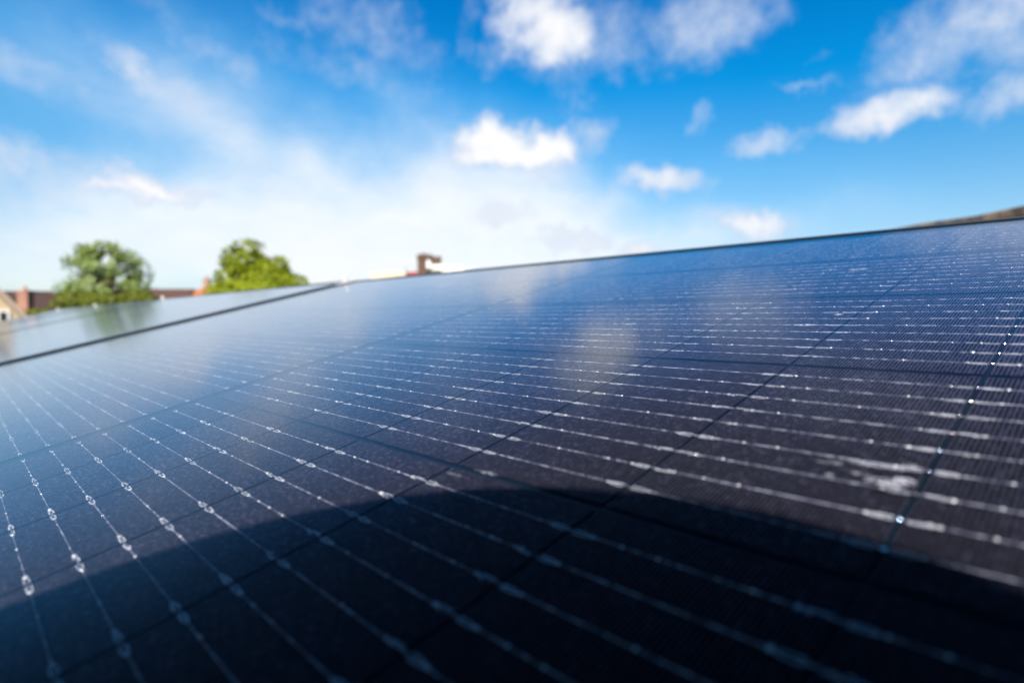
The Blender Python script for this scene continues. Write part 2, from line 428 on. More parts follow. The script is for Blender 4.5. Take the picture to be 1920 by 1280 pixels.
def ring(mb, x0, x1, y0, y1, t_, z0, z1):
    mb.box(x0, x1, y0, y0 + t_, z0, z1); mb.box(x0, x1, y1 - t_, y1, z0, z1)
    mb.box(x0, x0 + t_, y0 + t_, y1 - t_, z0, z1); mb.box(x1 - t_, x1, y0 + t_, y1 - t_, z0, z1)

def make_panel(idx, label):
    mtx = ARRAY @ Matrix.Translation((UM - idx * 2.106, 0, (0, 0.003, 0.0015, 0.002)[idx]))
    root = thing('solar_panel', label, 'solar panel', matrix=mtx, group='black solar panels in a row on the roof')
    fr = MB()
    ring(fr, -HL, HL, VB, VT, 0.0105, 0.0040, 0.0056)          # lip over the glass
    ring(fr, -HL, HL, VB, VT, 0.0020, -0.030, 0.0040)          # side wall
    fr.build('frame', M_FRAME, root)
    gl = MB(); gl.box(-HL + 0.003, HL - 0.003, VB + 0.003, VT - 0.003, 0.0007, 0.0039); gl.build('glass', M_GLASS, root)
    bk = MB(); bk.box(-HL + 0.003, HL - 0.003, VB + 0.003, VT - 0.003, -0.0014, -0.0007); bk.build('backsheet', M_BACK, root)
    return root

panels = [make_panel(0, 'nearest dark solar panel filling the foreground with silver busbars and dust in view'),
          make_panel(1, 'second solar panel, just past the dark gap, pale with reflected sky and a tree'),
          make_panel(2, 'narrow third solar panel seen edge-on between the second one and the last'),
          make_panel(3, 'farthest sliver of solar panel at the left end of the row')]
p0 = panels[0]
CELL_MESHES = []
for k in range(6):
    cm = MB(); cell_shapes(cm); CELL_MESHES.append(cm.mesh('cell', [M_CELL, M_SILVER, M_BEAD]))
def view_size(u, v):
    c = arr(UM + u, v) - EYE; d = c.dot(CF)
    if d < 0.05: return -1
    x = 960 + FPX * c.dot(CX) / d; y = 640 + FPX * c.dot(CD) / d
    if not (-150 < x < 2150 and 300 < y < 1700): return 0
    return 1 / d ** 3
spots = sorted(((view_size(u, v), u, v) for u in CELL_U for v in CELL_V), reverse=True)
rest = MB()
for i, (sz, u, v) in enumerate(spots):
    if i < 99: link('cell', CELL_MESHES[random.randrange(6)], p0, (u, v, 0))
    else: cell_shapes(rest, u, v)
tag(rest.build('cell_field', [M_CELL, M_SILVER, M_BEAD], p0), kind='stuff')
for v in CELL_V:
    for y in BUS:
        wm = MB(); wire_shapes(wm, v + y, [(-0.009 - 11 * PA + 0.004, -0.0125), (0.0125, 0.009 + 11 * PA - 0.004)])
        wm.build('busbar', M_WIRE, p0, smooth=True)
# made-up beads in one cell gap, added to catch the sun as glints
for v in CELL_V[2:4]:
    for y in BUS:
        rj = random.choice((0.0004, 0.0006, 0.0008, 0.0010)); jb = MB(); bead(jb, 0.009 + PA * 6 + random.uniform(-.6, .3) * .001, v + y, rj, rj * .7, 0)
        jb.build('glint_bead', M_GLINT, p0, smooth=True)
for p in panels[1:]:               # too far off and mirror-like to show single cells
    o = MB()
    for u in CELL_U:
        for v in CELL_V: o.box(u - CU, u + CU, v - CV, v + CV, -0.0003, 0.0, bottom=False)
    tag(o.build('cell_field', M_CELL, p), kind='stuff')

# clamps between and beyond the panels
def clamp(u, v, label, w_=0.020):
    t_ = thing('panel_clamp', label, 'clamp', matrix=ARRAY @ Matrix.Translation((u, v, 0)), group='bright metal clamps holding the panels')
    b = MB(); b.box(-0.018, 0.018, -0.03, 0.03, 0.0062, 0.0095); b.box(-w_ / 2 + .001, w_ / 2 - .001, -0.03, 0.03, -0.03, 0.0062); b.build('clamp_plate', M_ALU, t_)
    c = MB(); c.tube([(0, 0, 0.0095), (0, 0, 0.020), (0, 0, 0.027)], [0.0085, 0.0085, 0.006], 14); c.build('bolt_head', M_ALU, t_)
G = [UM - HL - 0.010 - 2.106 * k for k in range(4)]
clamp(G[0], 0.72, 'bright metal clamp at the top of the gap beside the nearest panel')
clamp(G[1], 0.72, 'bright metal clamp on the skyline under the red brick chimney with orange base')
clamp(G[2], 0.72, 'bright metal clamp on the skyline below the loose pale tree')
clamp(G[3], 0.70, 'leftmost bright metal clamp at the far end of the panels')

# ------------------------------------------------------------------ general materials
def f_tile(t, out):
    tc = t.node('ShaderNodeTexCoord').outputs['Object']
    s = t.node('ShaderNodeSeparateXYZ'); t.l.new(tc, s.inputs[0])
    br = t.node('ShaderNodeTexBrick'); t.l.new(t.vm('MULTIPLY', tc, (1, 1, 0)), br.inputs['Vector'])
    br.inputs['Scale'].default_value = 1.0; br.inputs['Brick Width'].default_value = 0.3; br.inputs['Row Height'].default_value = 0.26
    br.inputs['Mortar Size'].default_value = 0.008
    t.put(br.inputs['Color1'], (0.0660, 0.0330, 0.0180)); t.put(br.inputs['Color2'], (0.1020, 0.0540, 0.0300)); t.put(br.inputs['Mortar'], (0.0180, 0.0120, 0.0108))
    n = t.noise(tc, 9, 6, 0.65)
    c = t.mix(t.ramp(n, 0.35, 0.7), br.outputs['Color'], (0.1200, 0.0840, 0.0510))
    principled(t, out, c, 0.85, 0, 0.3, bump(t, n, 0.4, 0.01))
M_TILE = mat('brown_roof_tile', f_tile)
def mk_tile(name, a, b, moss=(0.16, 0.14, 0.07)):
    def f(t, out):
        tc = t.node('ShaderNodeTexCoord').outputs['Object']
        br = t.node('ShaderNodeTexBrick'); t.l.new(tc, br.inputs['Vector'])
        br.inputs['Brick Width'].default_value = 0.33; br.inputs['Row Height'].default_value = 0.22; br.inputs['Scale'].default_value = 1.0
        br.inputs['Mortar Size'].default_value = 0.012
        t.put(br.inputs['Color1'], a); t.put(br.inputs['Color2'], b); t.put(br.inputs['Mortar'], tuple(x * 0.3 for x in a))
        n = t.noise(tc, 1.2, 6, 0.65)
        principled(t, out, t.mix(t.m('MULTIPLY', t.ramp(n, 0.5, 0.8), 0.5), br.outputs['Color'], moss), 0.85, 0, 0.3, bump(t, t.noise(tc, 30, 3), 0.3, 0.01))
    return mat(name, f)
M_ROOF_DARK = mk_tile('dark_roof_tile', (0.0306, 0.0166, 0.0155), (0.0472, 0.0266, 0.0233), (0.0611, 0.0444, 0.0278))
M_ROOF_BROWN = mk_tile('plum_roof_tile', (0.0611, 0.0289, 0.0250), (0.0833, 0.0416, 0.0333), (0.0888, 0.0500, 0.0333))
M_ROOF_RED = mk_tile('red_roof_tile', (0.2331, 0.0278, 0.0333), (0.2775, 0.0444, 0.0500), (0.2220, 0.0666, 0.0555))
M_ORANGE = mk_tile('orange_clay_tile', (0.2886, 0.0833, 0.0333), (0.3219, 0.1110, 0.0500), (0.2775, 0.1110, 0.0555))
def mk_brick(name, a, b, mortar=(0.42, 0.36, 0.30)):
    def f(t, out):
        tc = t.node('ShaderNodeTexCoord').outputs['Object']
        s = t.node('ShaderNodeSeparateXYZ'); t.l.new(tc, s.inputs[0])
        cb = t.node('ShaderNodeCombineXYZ'); t.l.new(t.m('ADD', s.outputs[0], s.outputs[1]), cb.inputs[0]); t.l.new(s.outputs[2], cb.inputs[1])
        br = t.node('ShaderNodeTexBrick'); t.l.new(cb.outputs[0], br.inputs['Vector'])
        br.inputs['Brick Width'].default_value = 0.225; br.inputs['Row Height'].default_value = 0.075; br.inputs['Scale'].default_value = 1.0
        br.inputs['Mortar Size'].default_value = 0.008
        t.put(br.inputs['Color1'], a); t.put(br.inputs['Color2'], b); t.put(br.inputs['Mortar'], mortar)
        n = t.noise(tc, 3, 5, 0.6)
        principled(t, out, t.mix(t.m('MULTIPLY', t.ramp(n, 0.45, 0.8), 0.35), br.outputs['Color'], tuple(x * .6 for x in a)), 0.9, 0, 0.2)
    return mat(name, f)
M_BRICK = mk_brick('red_brick', (0.1998, 0.0583, 0.0278), (0.2553, 0.0888, 0.0472))
M_BRICK_PINK = mk_brick('pinkish_brick', (0.2775, 0.1221, 0.0833), (0.3052, 0.1610, 0.1110))
M_BRICK_DARK = mk_brick('brown_brick', (0.0777, 0.0416, 0.0278), (0.1110, 0.0611, 0.0416), (0.1110, 0.0833, 0.0666))
def mk_render(name, c, d=0.85):
    def f(t, out):
        tc = t.node('ShaderNodeTexCoord').outputs['Object']
        n = t.noise(tc, 1.3, 6, 0.65)
        principled(t, out, t.mix(t.ramp(n, 0.35, 0.75), c, tuple(x * d for x in c)), 0.85, 0, 0.25, bump(t, t.noise(tc, 60, 3), 0.2, 0.005))
    return mat(name, f)
M_CREAM = mk_render('cream_render', (0.4329, 0.3330, 0.2220))
M_WHITE = mk_render('white_render', (0.6512, 0.6364, 0.6068), 0.93)
M_PEACH = mk_render('pale_cream_wall', (0.4773, 0.3996, 0.3108), 0.93)
M_TRIM = mk_render('white_paint', (0.6290, 0.6142, 0.5920), 0.92)
M_STONE = mk_render('pale_stone', (0.3441, 0.2608, 0.2054), 0.85)
M_PANE = mat('window_glass', lambda t, o: principled(t, o, (0.02, 0.025, 0.03), 0.05, 0, 0.8))
M_GREYMET = mk_render('grey_metal', (0.3, 0.32, 0.34), 0.8)
def f_grass(t, out):
    tc = t.node('ShaderNodeTexCoord').outputs['Object']
    principled(t, out, t.mix(t.noise(tc, 0.3, 8, 0.7), (0.03, 0.06, 0.012), (0.09, 0.12, 0.03)), 0.95, 0, 0.1)
M_GRASS = mat('lawn', f_grass)
def f_asph(t, out):
    tc = t.node('ShaderNodeTexCoord').outputs['Object']
    principled(t, out, t.mix(t.noise(tc, 4, 8, 0.7), (0.04, 0.04, 0.042), (0.065, 0.063, 0.06)), 0.9, 0, 0.2)
M_ASPH = mat('asphalt', f_asph)
def f_bark(t, out):
    tc = t.node('ShaderNodeTexCoord').outputs['Object']
    n = t.noise(t.vm('MULTIPLY', tc, (6, 6, 1)), 3, 6, 0.7)
    principled(t, out, t.mix(n, (0.05, 0.035, 0.022), (0.16, 0.12, 0.085)), 0.95, 0, 0.1, bump(t, n, 0.6, 0.03))
M_BARK = mat('bark', f_bark)
def mk_leaf(name, a, b, c):
    def f(t, out):
        geo = t.node('ShaderNodeNewGeometry')
        tc = t.node('ShaderNodeTexCoord').outputs['Object']
        r = geo.outputs['Random Per Island']
        n = t.noise(tc, 0.9, 3, 0.5)
        col = t.mix(t.ramp(n, 0.35, 0.65), t.mix(r, a, b), t.mix(r, b, c))
        d = t.node('ShaderNodeBsdfPrincipled'); t.put(d.inputs['Base Color'], col); d.inputs['Roughness'].default_value = 0.55; d.inputs['Specular IOR Level'].default_value = 0.25
        tr = t.node('ShaderNodeBsdfTranslucent'); t.put(tr.inputs[0], t.mix(1.0, col, (1.1, 1.25, 0.6), 'MULTIPLY'))
        mx = t.node('ShaderNodeMixShader'); mx.inputs[0].default_value = 0.35
        t.l.new(d.outputs[0], mx.inputs[1]); t.l.new(tr.outputs[0], mx.inputs[2]); t.l.new(mx.outputs[0], out.inputs[0])
    return mat(name, f)
M_LEAF_LIME = mk_leaf('lime_leaves', (0.1053, 0.1362, 0.0025), (0.2044, 0.2478, 0.0037), (0.2973, 0.3345, 0.0186))
M_LEAF_PALE = mk_leaf('silvery_leaves', (0.1032, 0.1445, 0.0241), (0.1858, 0.2478, 0.0585), (0.2890, 0.3441, 0.1376))
M_LEAF_OLIVE = mk_leaf('olive_leaves', (0.0507, 0.0760, 0.0051), (0.1014, 0.1318, 0.0081), (0.1622, 0.1724, 0.0203))

# ------------------------------------------------------------------ ground
def struct(name, mb, m): return tag(mb.build(name, m), kind='structure')
g = MB(); g.poly([(-900, -900, 0), (900, -900, 0), (900, 900, 0), (-900, 900, 0)]); struct('ground', g, M_GRASS)
g = MB(); g.poly([(-300, 13, .004), (300, 18, .004), (300, 25, .004), (-300, 20, .004)]); struct('road', g, M_ASPH)

# ------------------------------------------------------------------ the house that carries the panels
UH = Vector((U.x, U.y, 0)).normalized()
AZ = math.atan2(UH.y, UH.x)
house = thing('house', 'house with a low brown tiled roof carrying the solar panels', 'house', loc=(OW[0], OW[1], 0), rotz=AZ)
HI = house.matrix_basis.inverted() if False else (Matrix.Translation((OW[0], OW[1], 0)) @ Matrix.Rotation(AZ, 4, 'Z')).inverted()
def hl(u, v, n): return HI @ arr(u, v, n)
NR = -0.115
ul, ur, ve, vr = -9.2, 4.2, -1.15, 1.30
a, b, c, d = hl(ul, ve, NR), hl(ur, ve, NR), hl(ur, vr, NR), hl(ul, vr, NR)
slope = (c.z - b.z) / (c.y - b.y)
yb = c.y + (c.y - b.y) * 1.25
zb = c.z - slope * (yb - c.y)
th = Vector((0, 0, -0.07))
rf = MB()
e, f_ = Vector((ur_x := c.x, yb, zb)), Vector((d.x, yb, zb))
rf.poly([a, b, c, d]); rf.poly([d, c, e, f_]); rf.poly([p + th for p in (d, c, b, a)]); rf.poly([p + th for p in (f_, e, c, d)])
rf.poly([a + th, b + th, b, a]); rf.poly([e + th, f_ + th, f_, e])
rf.poly([b + th, c + th, c, b]); rf.poly([c + th, e + th, e, c]); rf.poly([d + th, a + th, a, d]); rf.poly([f_ + th, d + th, d, f_])
ro = rf.build('roof', M_TILE, house)
wl = MB()
x0, x1, y0, y1 = a.x + 0.3, c.x - 0.3, a.y + 0.3, yb - 0.3
def zr(y): return (c.z - slope * abs(y - c.y)) - 0.075
for xx in (x0, x1):
    wl.poly([(xx, y0, 0), (xx, y1, 0), (xx, y1, zr(y1)), (xx, c.y, zr(c.y)), (xx, y0, zr(y0))])
wl.poly([(x0, y0, 0), (x1, y0, 0), (x1, y0, zr(y0)), (x0, y0, zr(y0))]); wl.poly([(x0, y1, 0), (x1, y1, 0), (x1, y1, zr(y1)), (x0, y1, zr(y1))])
wl.build('wall', M_BRICK, house)
gt = MB(); gt.tube([(a.x, a.y - 0.05, a.z - 0.06), (b.x, b.y - 0.05, b.z - 0.06)], 0.055, 10); gt.build('gutter', M_GREYMET, house)

# a neighbouring roof rising to the right behind the panels: only its verge shows
D = 3.2
P1, P2 = at(1610, 440, D), at(1935, 384, D)
sl = (P2.z - P1.z) / (P2.x - P1.x)
wing = thing('roof_extension', 'rough brown tiled roof edge rising above the panels at the right', 'roof', loc=(P1.x, P1.y, P1.z))
wr = MB()
XL, XR, YB, TK = -1.2, 4.0, 3.0, 0.05
for sgn in (0,):
    A = Vector((XL, 0, XL * sl)); Bq = Vector((XR, 0, XR * sl)); C2 = Vector((XR * 2 - XL, 0, XL * sl))
    nseg = 40
    def rt(x): return (x * sl if x <= XR else (2 * XR - x) * sl)
    xs = [XL + (2 * XR - 2 * XL) * i / nseg for i in range(nseg + 1)]
    rngz = [0.006 * math.sin(i * 2.4) + random.uniform(-.004, .004) for i in range(nseg + 1)]
    for i in range(nseg):
        for (ya, yb_) in ((0, YB),):
            z0_, z1_ = rt(xs[i]) + rngz[i], rt(xs[i + 1]) + rngz[i + 1]
            wr.poly([(xs[i], ya, z0_), (xs[i + 1], ya, z1_), (xs[i + 1], yb_, z1_), (xs[i], yb_, z0_)])
            wr.poly([(xs[i], ya, z0_ - TK), (xs[i + 1], ya, z1_ - TK), (xs[i + 1], ya, z1_), (xs[i], ya, z0_)])
            wr.poly([(xs[i], yb_, z0_ - TK), (xs[i], yb_, z0_), (xs[i + 1], yb_, z1_), (xs[i + 1], yb_, z1_ - TK)])
            wr.poly([(xs[i], ya, z0_ - TK), (xs[i], yb_, z0_ - TK), (xs[i + 1], yb_, z1_ - TK), (xs[i + 1], ya, z1_ - TK)])
wr.build('tiles', M_TILE, wing)
ww = MB()
ww.poly([(XL + .3, .12, -P1.z), (2 * XR - XL - .3, .12, -P1.z), (2 * XR - XL - .3, .12, rt(XL + .3) - TK - .01), (XR, .12, rt(XR) - TK - .01), (XL + .3, .12, rt(XL + .3) - TK - .01)])
ww.poly([(XL + .3, .12, -P1.z), (XL + .3, .12, rt(XL + .3) - TK - .01), (XL + .3, YB - .1, rt(XL + .3) - TK - .01), (XL + .3, YB - .1, -P1.z)])
ww.build('wall', M_BRICK, wing)

# ------------------------------------------------------------------ far houses
def chimney(parent, x, y, z0, z1, wx, wy, m, base=None, pots=1):
    c = MB(); c.box(x - wx / 2, x + wx / 2, y - wy / 2, y + wy / 2, z0, z1)
    c.box(x - wx * .6, x + wx * .6, y - wy * .6, y + wy * .6, z1, z1 + 0.16)
    o = c.build('chimney', m, parent)
    for k in range(pots):
        p = MB(); px = x + (k - (pots - 1) / 2) * wx * 0.5
        p.tube([(px, y, z1 + .16), (px, y, z1 + .45)], [0.12, 0.09], 10); p.build('chimney_pot', M_ORANGE, o)
    return o

def window(parent, x, z, w_, h, y=0.0, depth=0.08):
    fr = MB()
    for (a0, a1, b0, b1) in ((x - w_ / 2, x + w_ / 2, z, z + .08), (x - w_ / 2, x + w_ / 2, z + h - .08, z + h), (x - w_ / 2, x - w_ / 2 + .08, z + .08, z + h - .08), (x + w_ / 2 - .08, x + w_ / 2, z + .08, z + h - .08), (x - .03, x + .03, z + .08, z + h - .08)):
        fr.box(a0, a1, y - depth, y - .002, b0, b1)
    fo = fr.build('window', M_TRIM, parent)
    p = MB(); p.box(x - w_ / 2 + .08, x + w_ / 2 - .08, y - .03, y - .004, z + .08, z + h - .08); p.build('pane', M_PANE, fo)

def gable_house(name, label, loc, w_, dp, ze, zr_, wall_m, roof_m, rotz=0.0, ridge='x', wins=(), over=0.35, verge=None):
    h = thing(name, label, 'house', loc=loc, rotz=rotz)
    wm = MB(); rm = MB(); hw, hd = w_ / 2, dp / 2
    if ridge == 'x':
        for x in (-hw, hw): wm.poly([(x, -hd, 0), (x, hd, 0), (x, hd, ze), (x, 0, zr_), (x, -hd, ze)])
        for y in (-hd, hd): wm.poly([(-hw, y, 0), (hw, y, 0), (hw, y, ze), (-hw, y, ze)])
        s = (zr_ - ze) / hd
        for sg in (-1, 1):
            q = [Vector((-hw - over, sg * (hd + over), ze - s * over + .02)), Vector((hw + over, sg * (hd + over), ze - s * over + .02)), Vector((hw + over, 0, zr_ + .02)), Vector((-hw - over, 0, zr_ + .02))]
            up = Vector((0, 0, .14))
            rm.poly([p + up for p in q]); rm.poly(q[::-1])
            for i in range(4): rm.poly([q[i], q[(i + 1) % 4], q[(i + 1) % 4] + up, q[i] + up])
    else:
        for y in (-hd, hd): wm.poly([(-hw, y, 0), (hw, y, 0), (hw, y, ze), (0, y, zr_), (-hw, y, ze)])
        for x in (-hw, hw): wm.poly([(x, -hd, 0), (x, hd, 0), (x, hd, ze), (x, -hd, ze)])
        s = (zr_ - ze) / hw
        for sg in (-1, 1):
            q = [Vector((sg * (hw + over), -hd - over, ze - s * over + .02)), Vector((sg * (hw + over), hd + over, ze - s * over + .02)), Vector((0, hd + over, zr_ + .02)), Vector((0, -hd - over, zr_ + .02))]
            up = Vector((0, 0, .14))
            rm.poly([p + up for p in q]); rm.poly(q[::-1])
            for i in range(4): rm.poly([q[i], q[(i + 1) % 4], q[(i + 1) % 4] + up, q[i] + up])
    wm.build('wall', wall_m, h); ro_ = rm.build('roof', roof_m, h)
    if verge:
        vm_ = MB()
        for sg in (-1, 1):
            q0 = Vector((sg * (hw + over), -hd - over - .03, ze - s * over - .13)); q1 = Vector((0, -hd - over - .03, zr_ - .13))
            vm_.poly([q0, q1, q1 + Vector((0, 0, .3)), q0 + Vector((0, 0, .3))]); 
            vm_.poly([q0 + Vector((0, .03, .3)), q1 + Vector((0, .03, .3)), q1 + Vector((0, 0, .3)), q0 + Vector((0, 0, .3))])
        vm_.build('bargeboard', verge, h)
    for (x, z, ww_, hh) in wins: window(h, x, z, ww_, hh, y=-hd)
    return h, ro_

# cream gable at the left edge
Dg = 24.0
p = at(-48, 492, Dg)
vd = Vector((p.x - EYE.x, p.y - EYE.y, 0)).normalized()           # the gable faces the panels squarely
rz = math.atan2(-vd.x, vd.y) + 0.06
def on_gable(px, py):
    r = at(px, py, 1.0) - EYE; nn = Vector((-math.sin(rz), math.cos(rz), 0)); r = EYE + r * ((p - EYE).dot(nn) / r.dot(nn)) - p
    return r.dot(Vector((math.cos(rz), math.sin(rz), 0))), r.z
gx, gz = on_gable(52, 596)
hw = 3.0; ze = p.z + gz / gx * hw; wx_, wz_ = on_gable(5, 606)
cen = p + Vector((-math.sin(rz), math.cos(rz), 0)) * 4.2
hg, _r = gable_house('gable_house', 'cream rendered house gable with pale stone verge at the left edge', (cen.x, cen.y, 0), 2 * hw, 8, ze, p.z - .2, M_CREAM, M_ROOF_BROWN, rotz=rz, ridge='y', over=0.25, verge=M_STONE,
                     wins=((wx_ - .1, p.z + wz_ - .3, 0.7, 0.85), (1.5, 1.0, 1.2, 1.2), (-1.5, 1.0, 1.2, 1.2)))
# dark terrace behind it, with a brick stack
Dt = 46.0
p = at(30, 546, Dt)
ht, rt_ = gable_house('terrace_house', 'long dark plum tiled house roof behind the cream gable', (p.x, p.y, 0), 13, 8, 5.0, p.z - .14, M_BRICK, M_ROOF_DARK, ridge='x', wins=((-3, 3, 1.2, 1.2), (0, 3, 1.2, 1.2), (3, 3, 1.2, 1.2)))
cc = at(48, 552, Dt - 4.2)
chimney(rt_, cc.x - p.x, cc.y - p.y, 4.4, at(48, 549, Dt - 4.2).z, 0.72, 0.6, M_BRICK, pots=1)
# brown roof between the two trees, with a tall stack on an orange hip
Dh = 52.0
p = at(300, 542, Dh)
q2 = at(366, 542, Dh)
hb, rb = gable_house('brown_roof_house', 'plum brown tiled house roof between the two trees', (p.x - 2.0, p.y, 0), 2 * (q2.x - p.x + 2.0 - .35), 8, 5.6, p.z - .14, M_BRICK, M_ROOF_BROWN, ridge='x', wins=((0, 3, 1.2, 1.2), (2.4, 3, 1.2, 1.2)))
c0 = at(373, 541, Dh - 1)
ct = at(373, 519, Dh - 1)
ho = thing('orange_roof_house', 'small orange clay tiled hip roof with a tall brick chimney', 'house', loc=(c0.x, c0.y + 1.5, 0))
o = MB(); o.box(-2.6, 2.6, -1.2, 4, 0, 6.3); o.build('wall', M_BRICK_PINK, ho)
o = MB(); bz = c0.z - 0.9; hh = c0.z + .15
bs = [(-1.9, -1.5, bz), (1.9, -1.5, bz), (1.9, 4.3, bz), (-1.9, 4.3, bz)]; tp = [(-.35, -.2, hh), (.35, -.2, hh), (.35, 2.6, hh), (-.35, 2.6, hh)]
for i in range(4): o.poly([bs[i], bs[(i + 1) % 4], tp[(i + 1) % 4], tp[i]])
o.poly(tp); o.box(-2.9, 2.9, -1.6, 4.4, bz - .6, bz)
r_o = o.build('roof', M_ORANGE, ho)
chimney(r_o, 0, -.1, hh - .3, ct.z - .3, 0.5, 0.5, M_BRICK_PINK, pots=1)
# pale building beyond the top of the nearest panel
Dw = 48.0
def X(px): return at(px, 500, Dw).x
def Z(py): return at(900, py, Dw).z
hwt = thing('white_building', 'white rendered flat topped building with a red roof strip, behind the panels', 'building', loc=(X(760), at(760, 500, Dw).y, 0))
x_ = X(760)
o = MB(); o.box(X(690) - x_, X(1010) - x_, 0, 7, 0, Z(525)); o.build('wall', M_WHITE, hwt)
o = MB(); o.box(X(692) - x_, X(745) - x_, .5, 6, Z(525), Z(509)); o.build('parapet', M_PEACH, hwt)
o = MB(); o.box(X(737) - x_, X(760) - x_, .2, 5, Z(525), Z(507.5)); o.build('parapet', M_PEACH, hwt)
o = MB()
zA, zB = Z(520), Z(507); o.poly([(X(758) - x_, -.3, zA), (X(806) - x_, -.3, zA), (X(806) - x_, 1.2, zB), (X(766) - x_, 1.2, zB)]); o.poly([(X(758) - x_, -.3, zA), (X(766) - x_, 1.2, zB), (X(766) - x_, 1.2, zA)]); o.poly([(X(806) - x_, -.3, zA), (X(806) - x_, 1.2, zA), (X(806) - x_, 1.2, zB)])
o.build('canopy', M_ROOF_RED, hwt)
o = MB(); o.box(X(800) - x_, X(868) - x_, .6, 5, Z(525), Z(498)); o.box(X(868) - x_, X(905) - x_, .8, 5, Z(525), Z(503)); o.build('upper_storey', M_WHITE, hwt)
ch = MB(); ch.box(X(782) - x_, X(800) - x_, .2, .58, Z(525), Z(482)); ch.box(X(781) - x_, X(810) - x_, .1, .58, Z(484), Z(477)); ch.box(X(804) - x_, X(826) - x_, .25, .58, Z(503), Z(480)); co = ch.build('chimney', M_BRICK_DARK, hwt)
for px in (790, 797): 
    k = MB(); k.tube([(X(px) - x_, .35, Z(478)), (X(px) - x_, .35, Z(474))], [.14, .11], 10); k.build('chimney_pot', M_BRICK_DARK, co)
k = MB(); k.box(X(800) - x_, X(807.5) - x_, -.1, .09, Z(503), Z(489)); k.box(X(810) - x_, X(834) - x_, -.1, .09, Z(506), Z(496)); k.build('flashing_box', M_TRIM, hwt)
for wx0 in (-1.5, .9, 3.6, 6.6):
    for wz0 in (Z(525) - 2.0, Z(525) - 4.8): window(hwt, wx0, wz0, 1.2, 1.3, y=0.0)
k = MB(); k.tube([(X(756) - x_, 1, Z(508)), (X(756) - x_, 1, Z(501))], .04, 8); k.box(X(753) - x_, X(759) - x_, .95, 1.05, Z(502), Z(499)); k.build('roof_vent', M_GREYMET, hwt)

# ------------------------------------------------------------------ trees
from mathutils import noise as mnoise
def leaf_mesh(mb, pts, outs, size):                    # leaf-sized faces turned mostly outward
    for p_, o_ in zip(pts, outs):
        n_ = (Vector(o_) * 0.9 + Vector((0, 0, .35)) + Vector(rng.normal(size=3)) * .42).normalized()
        a_ = n_.orthogonal().normalized(); a_ = Matrix.Rotation(rng.uniform(0, 6.28), 3, n_) @ a_; b_ = n_.cross(a_)
        s_ = size * rng.uniform(.6, 1.35); p_ = Vector(p_)
        mb.poly([p_ - a_ * s_, p_ - b_ * s_ * .55, p_ + a_ * s_, p_ + b_ * s_ * .55])
def leaf_cloud(env, base, d, n, thr, freq, az=1.0):    # env: overlapping lobes of the crown; clumped by 3-D noise
    pts = []; outs = []; lobes = []
    for cx, cy, ax, ay in env:
        c = at(cx, cy, d); lobes.append((Vector((c.x - base.x, 0, c.z)), ax / FPX * d, ay / FPX * d))
    wts = np.array([a * a * b for _, a, b in lobes]); wts /= wts.sum(); tries = 0
    sd = Vector(rng.uniform(0, 50, 3))
    while len(pts) < n and tries < n * 12:
        tries += 1
        c, a, b = lobes[rng.choice(len(lobes), p=wts)]
        q = Vector(rng.normal(size=3)).normalized(); rr = rng.uniform(.25, 1.0) ** .45
        p_ = c + Vector((q.x * a, q.y * a * az, q.z * b)) * rr
        v = mnoise.noise(p_ * freq + sd) + .5 * mnoise.noise(p_ * freq * 2.3 + sd)
        if v < thr + (0.25 if rr > .92 else 0): continue
        pts.append(p_); outs.append(q)
    return pts, outs, lobes

def tree(name, label, px, pyb, d, env, lm, n, size, thr, freq, group, trunk_r=0.28):
    base = at(px, pyb, d); t_ = thing(name, label, 'tree', loc=(base.x, base.y, 0), group=group)
    pts, outs, lobes = leaf_cloud(env, base, d, n, thr, freq)
    mb = MB(); leaf_mesh(mb, pts, outs, size); mb.build('crown', lm, t_)
    tr = MB(); top = min(l[0].z for l in lobes) + .6
    tr.tube([(0, 0, -.1), (.05, 0, 1.5), (.1, .05, top * .6), (.05, 0, top)], [trunk_r * 1.3, trunk_r, trunk_r * .8, trunk_r * .5], 10)
    for k in range(26):
        e_ = Vector(pts[rng.integers(len(pts))]); f_ = rng.uniform(.5, .98); m_ = Vector((.06, 0, top * f_))
        mid = (m_ + e_) / 2 + Vector((0, 0, .3)); tr.tube([m_, mid, e_], [trunk_r * .28, trunk_r * .16, trunk_r * .05], 6)
    tr.build('trunk', M_BARK, t_, smooth=True)

tree('loose_tree', 'loose pale green tree with sky showing through its open crown', 200, 600, 36.0,
     [(205, 500, 66, 48), (165, 492, 42, 36), (245, 512, 42, 38), (200, 545, 84, 34), (190, 470, 45, 20), (150, 545, 34, 30)], M_LEAF_PALE, 6200, 0.105, 0.06, 1.0, 'trees beyond the panels', 0.2)
tree('bushy_tree', 'dense bright lime green tree with a rounded crown', 470, 600, 40.0,
     [(460, 492, 46, 38), (438, 522, 36, 34), (500, 518, 48, 32), (540, 532, 42, 22), (468, 466, 34, 20), (520, 500, 30, 22), (480, 550, 90, 26), (425, 545, 26, 26)], M_LEAF_LIME, 14000, 0.125, -0.36, 0.8, 'trees beyond the panels', 0.28)
def shrub(label, px, py, d, env, n, size):
    base = at(px, py, d); t_ = thing('shrub', label, 'shrub', loc=(base.x, base.y, 0), group='olive green shrubs below the skyline')
    pts, outs, lobes = leaf_cloud(env, base, d, n, -.25, 1.0)
    mb = MB(); leaf_mesh(mb, pts, outs, size); mb.build('foliage', M_LEAF_OLIVE, t_)
    st = MB()
    for c_, a_, b_ in lobes: st.tube([(c_.x * .3, .1, 0), (c_.x * .8, 0, c_.z * .6), tuple(c_)], [.09, .06, .02], 6)
    st.build('stem', M_BARK, t_)
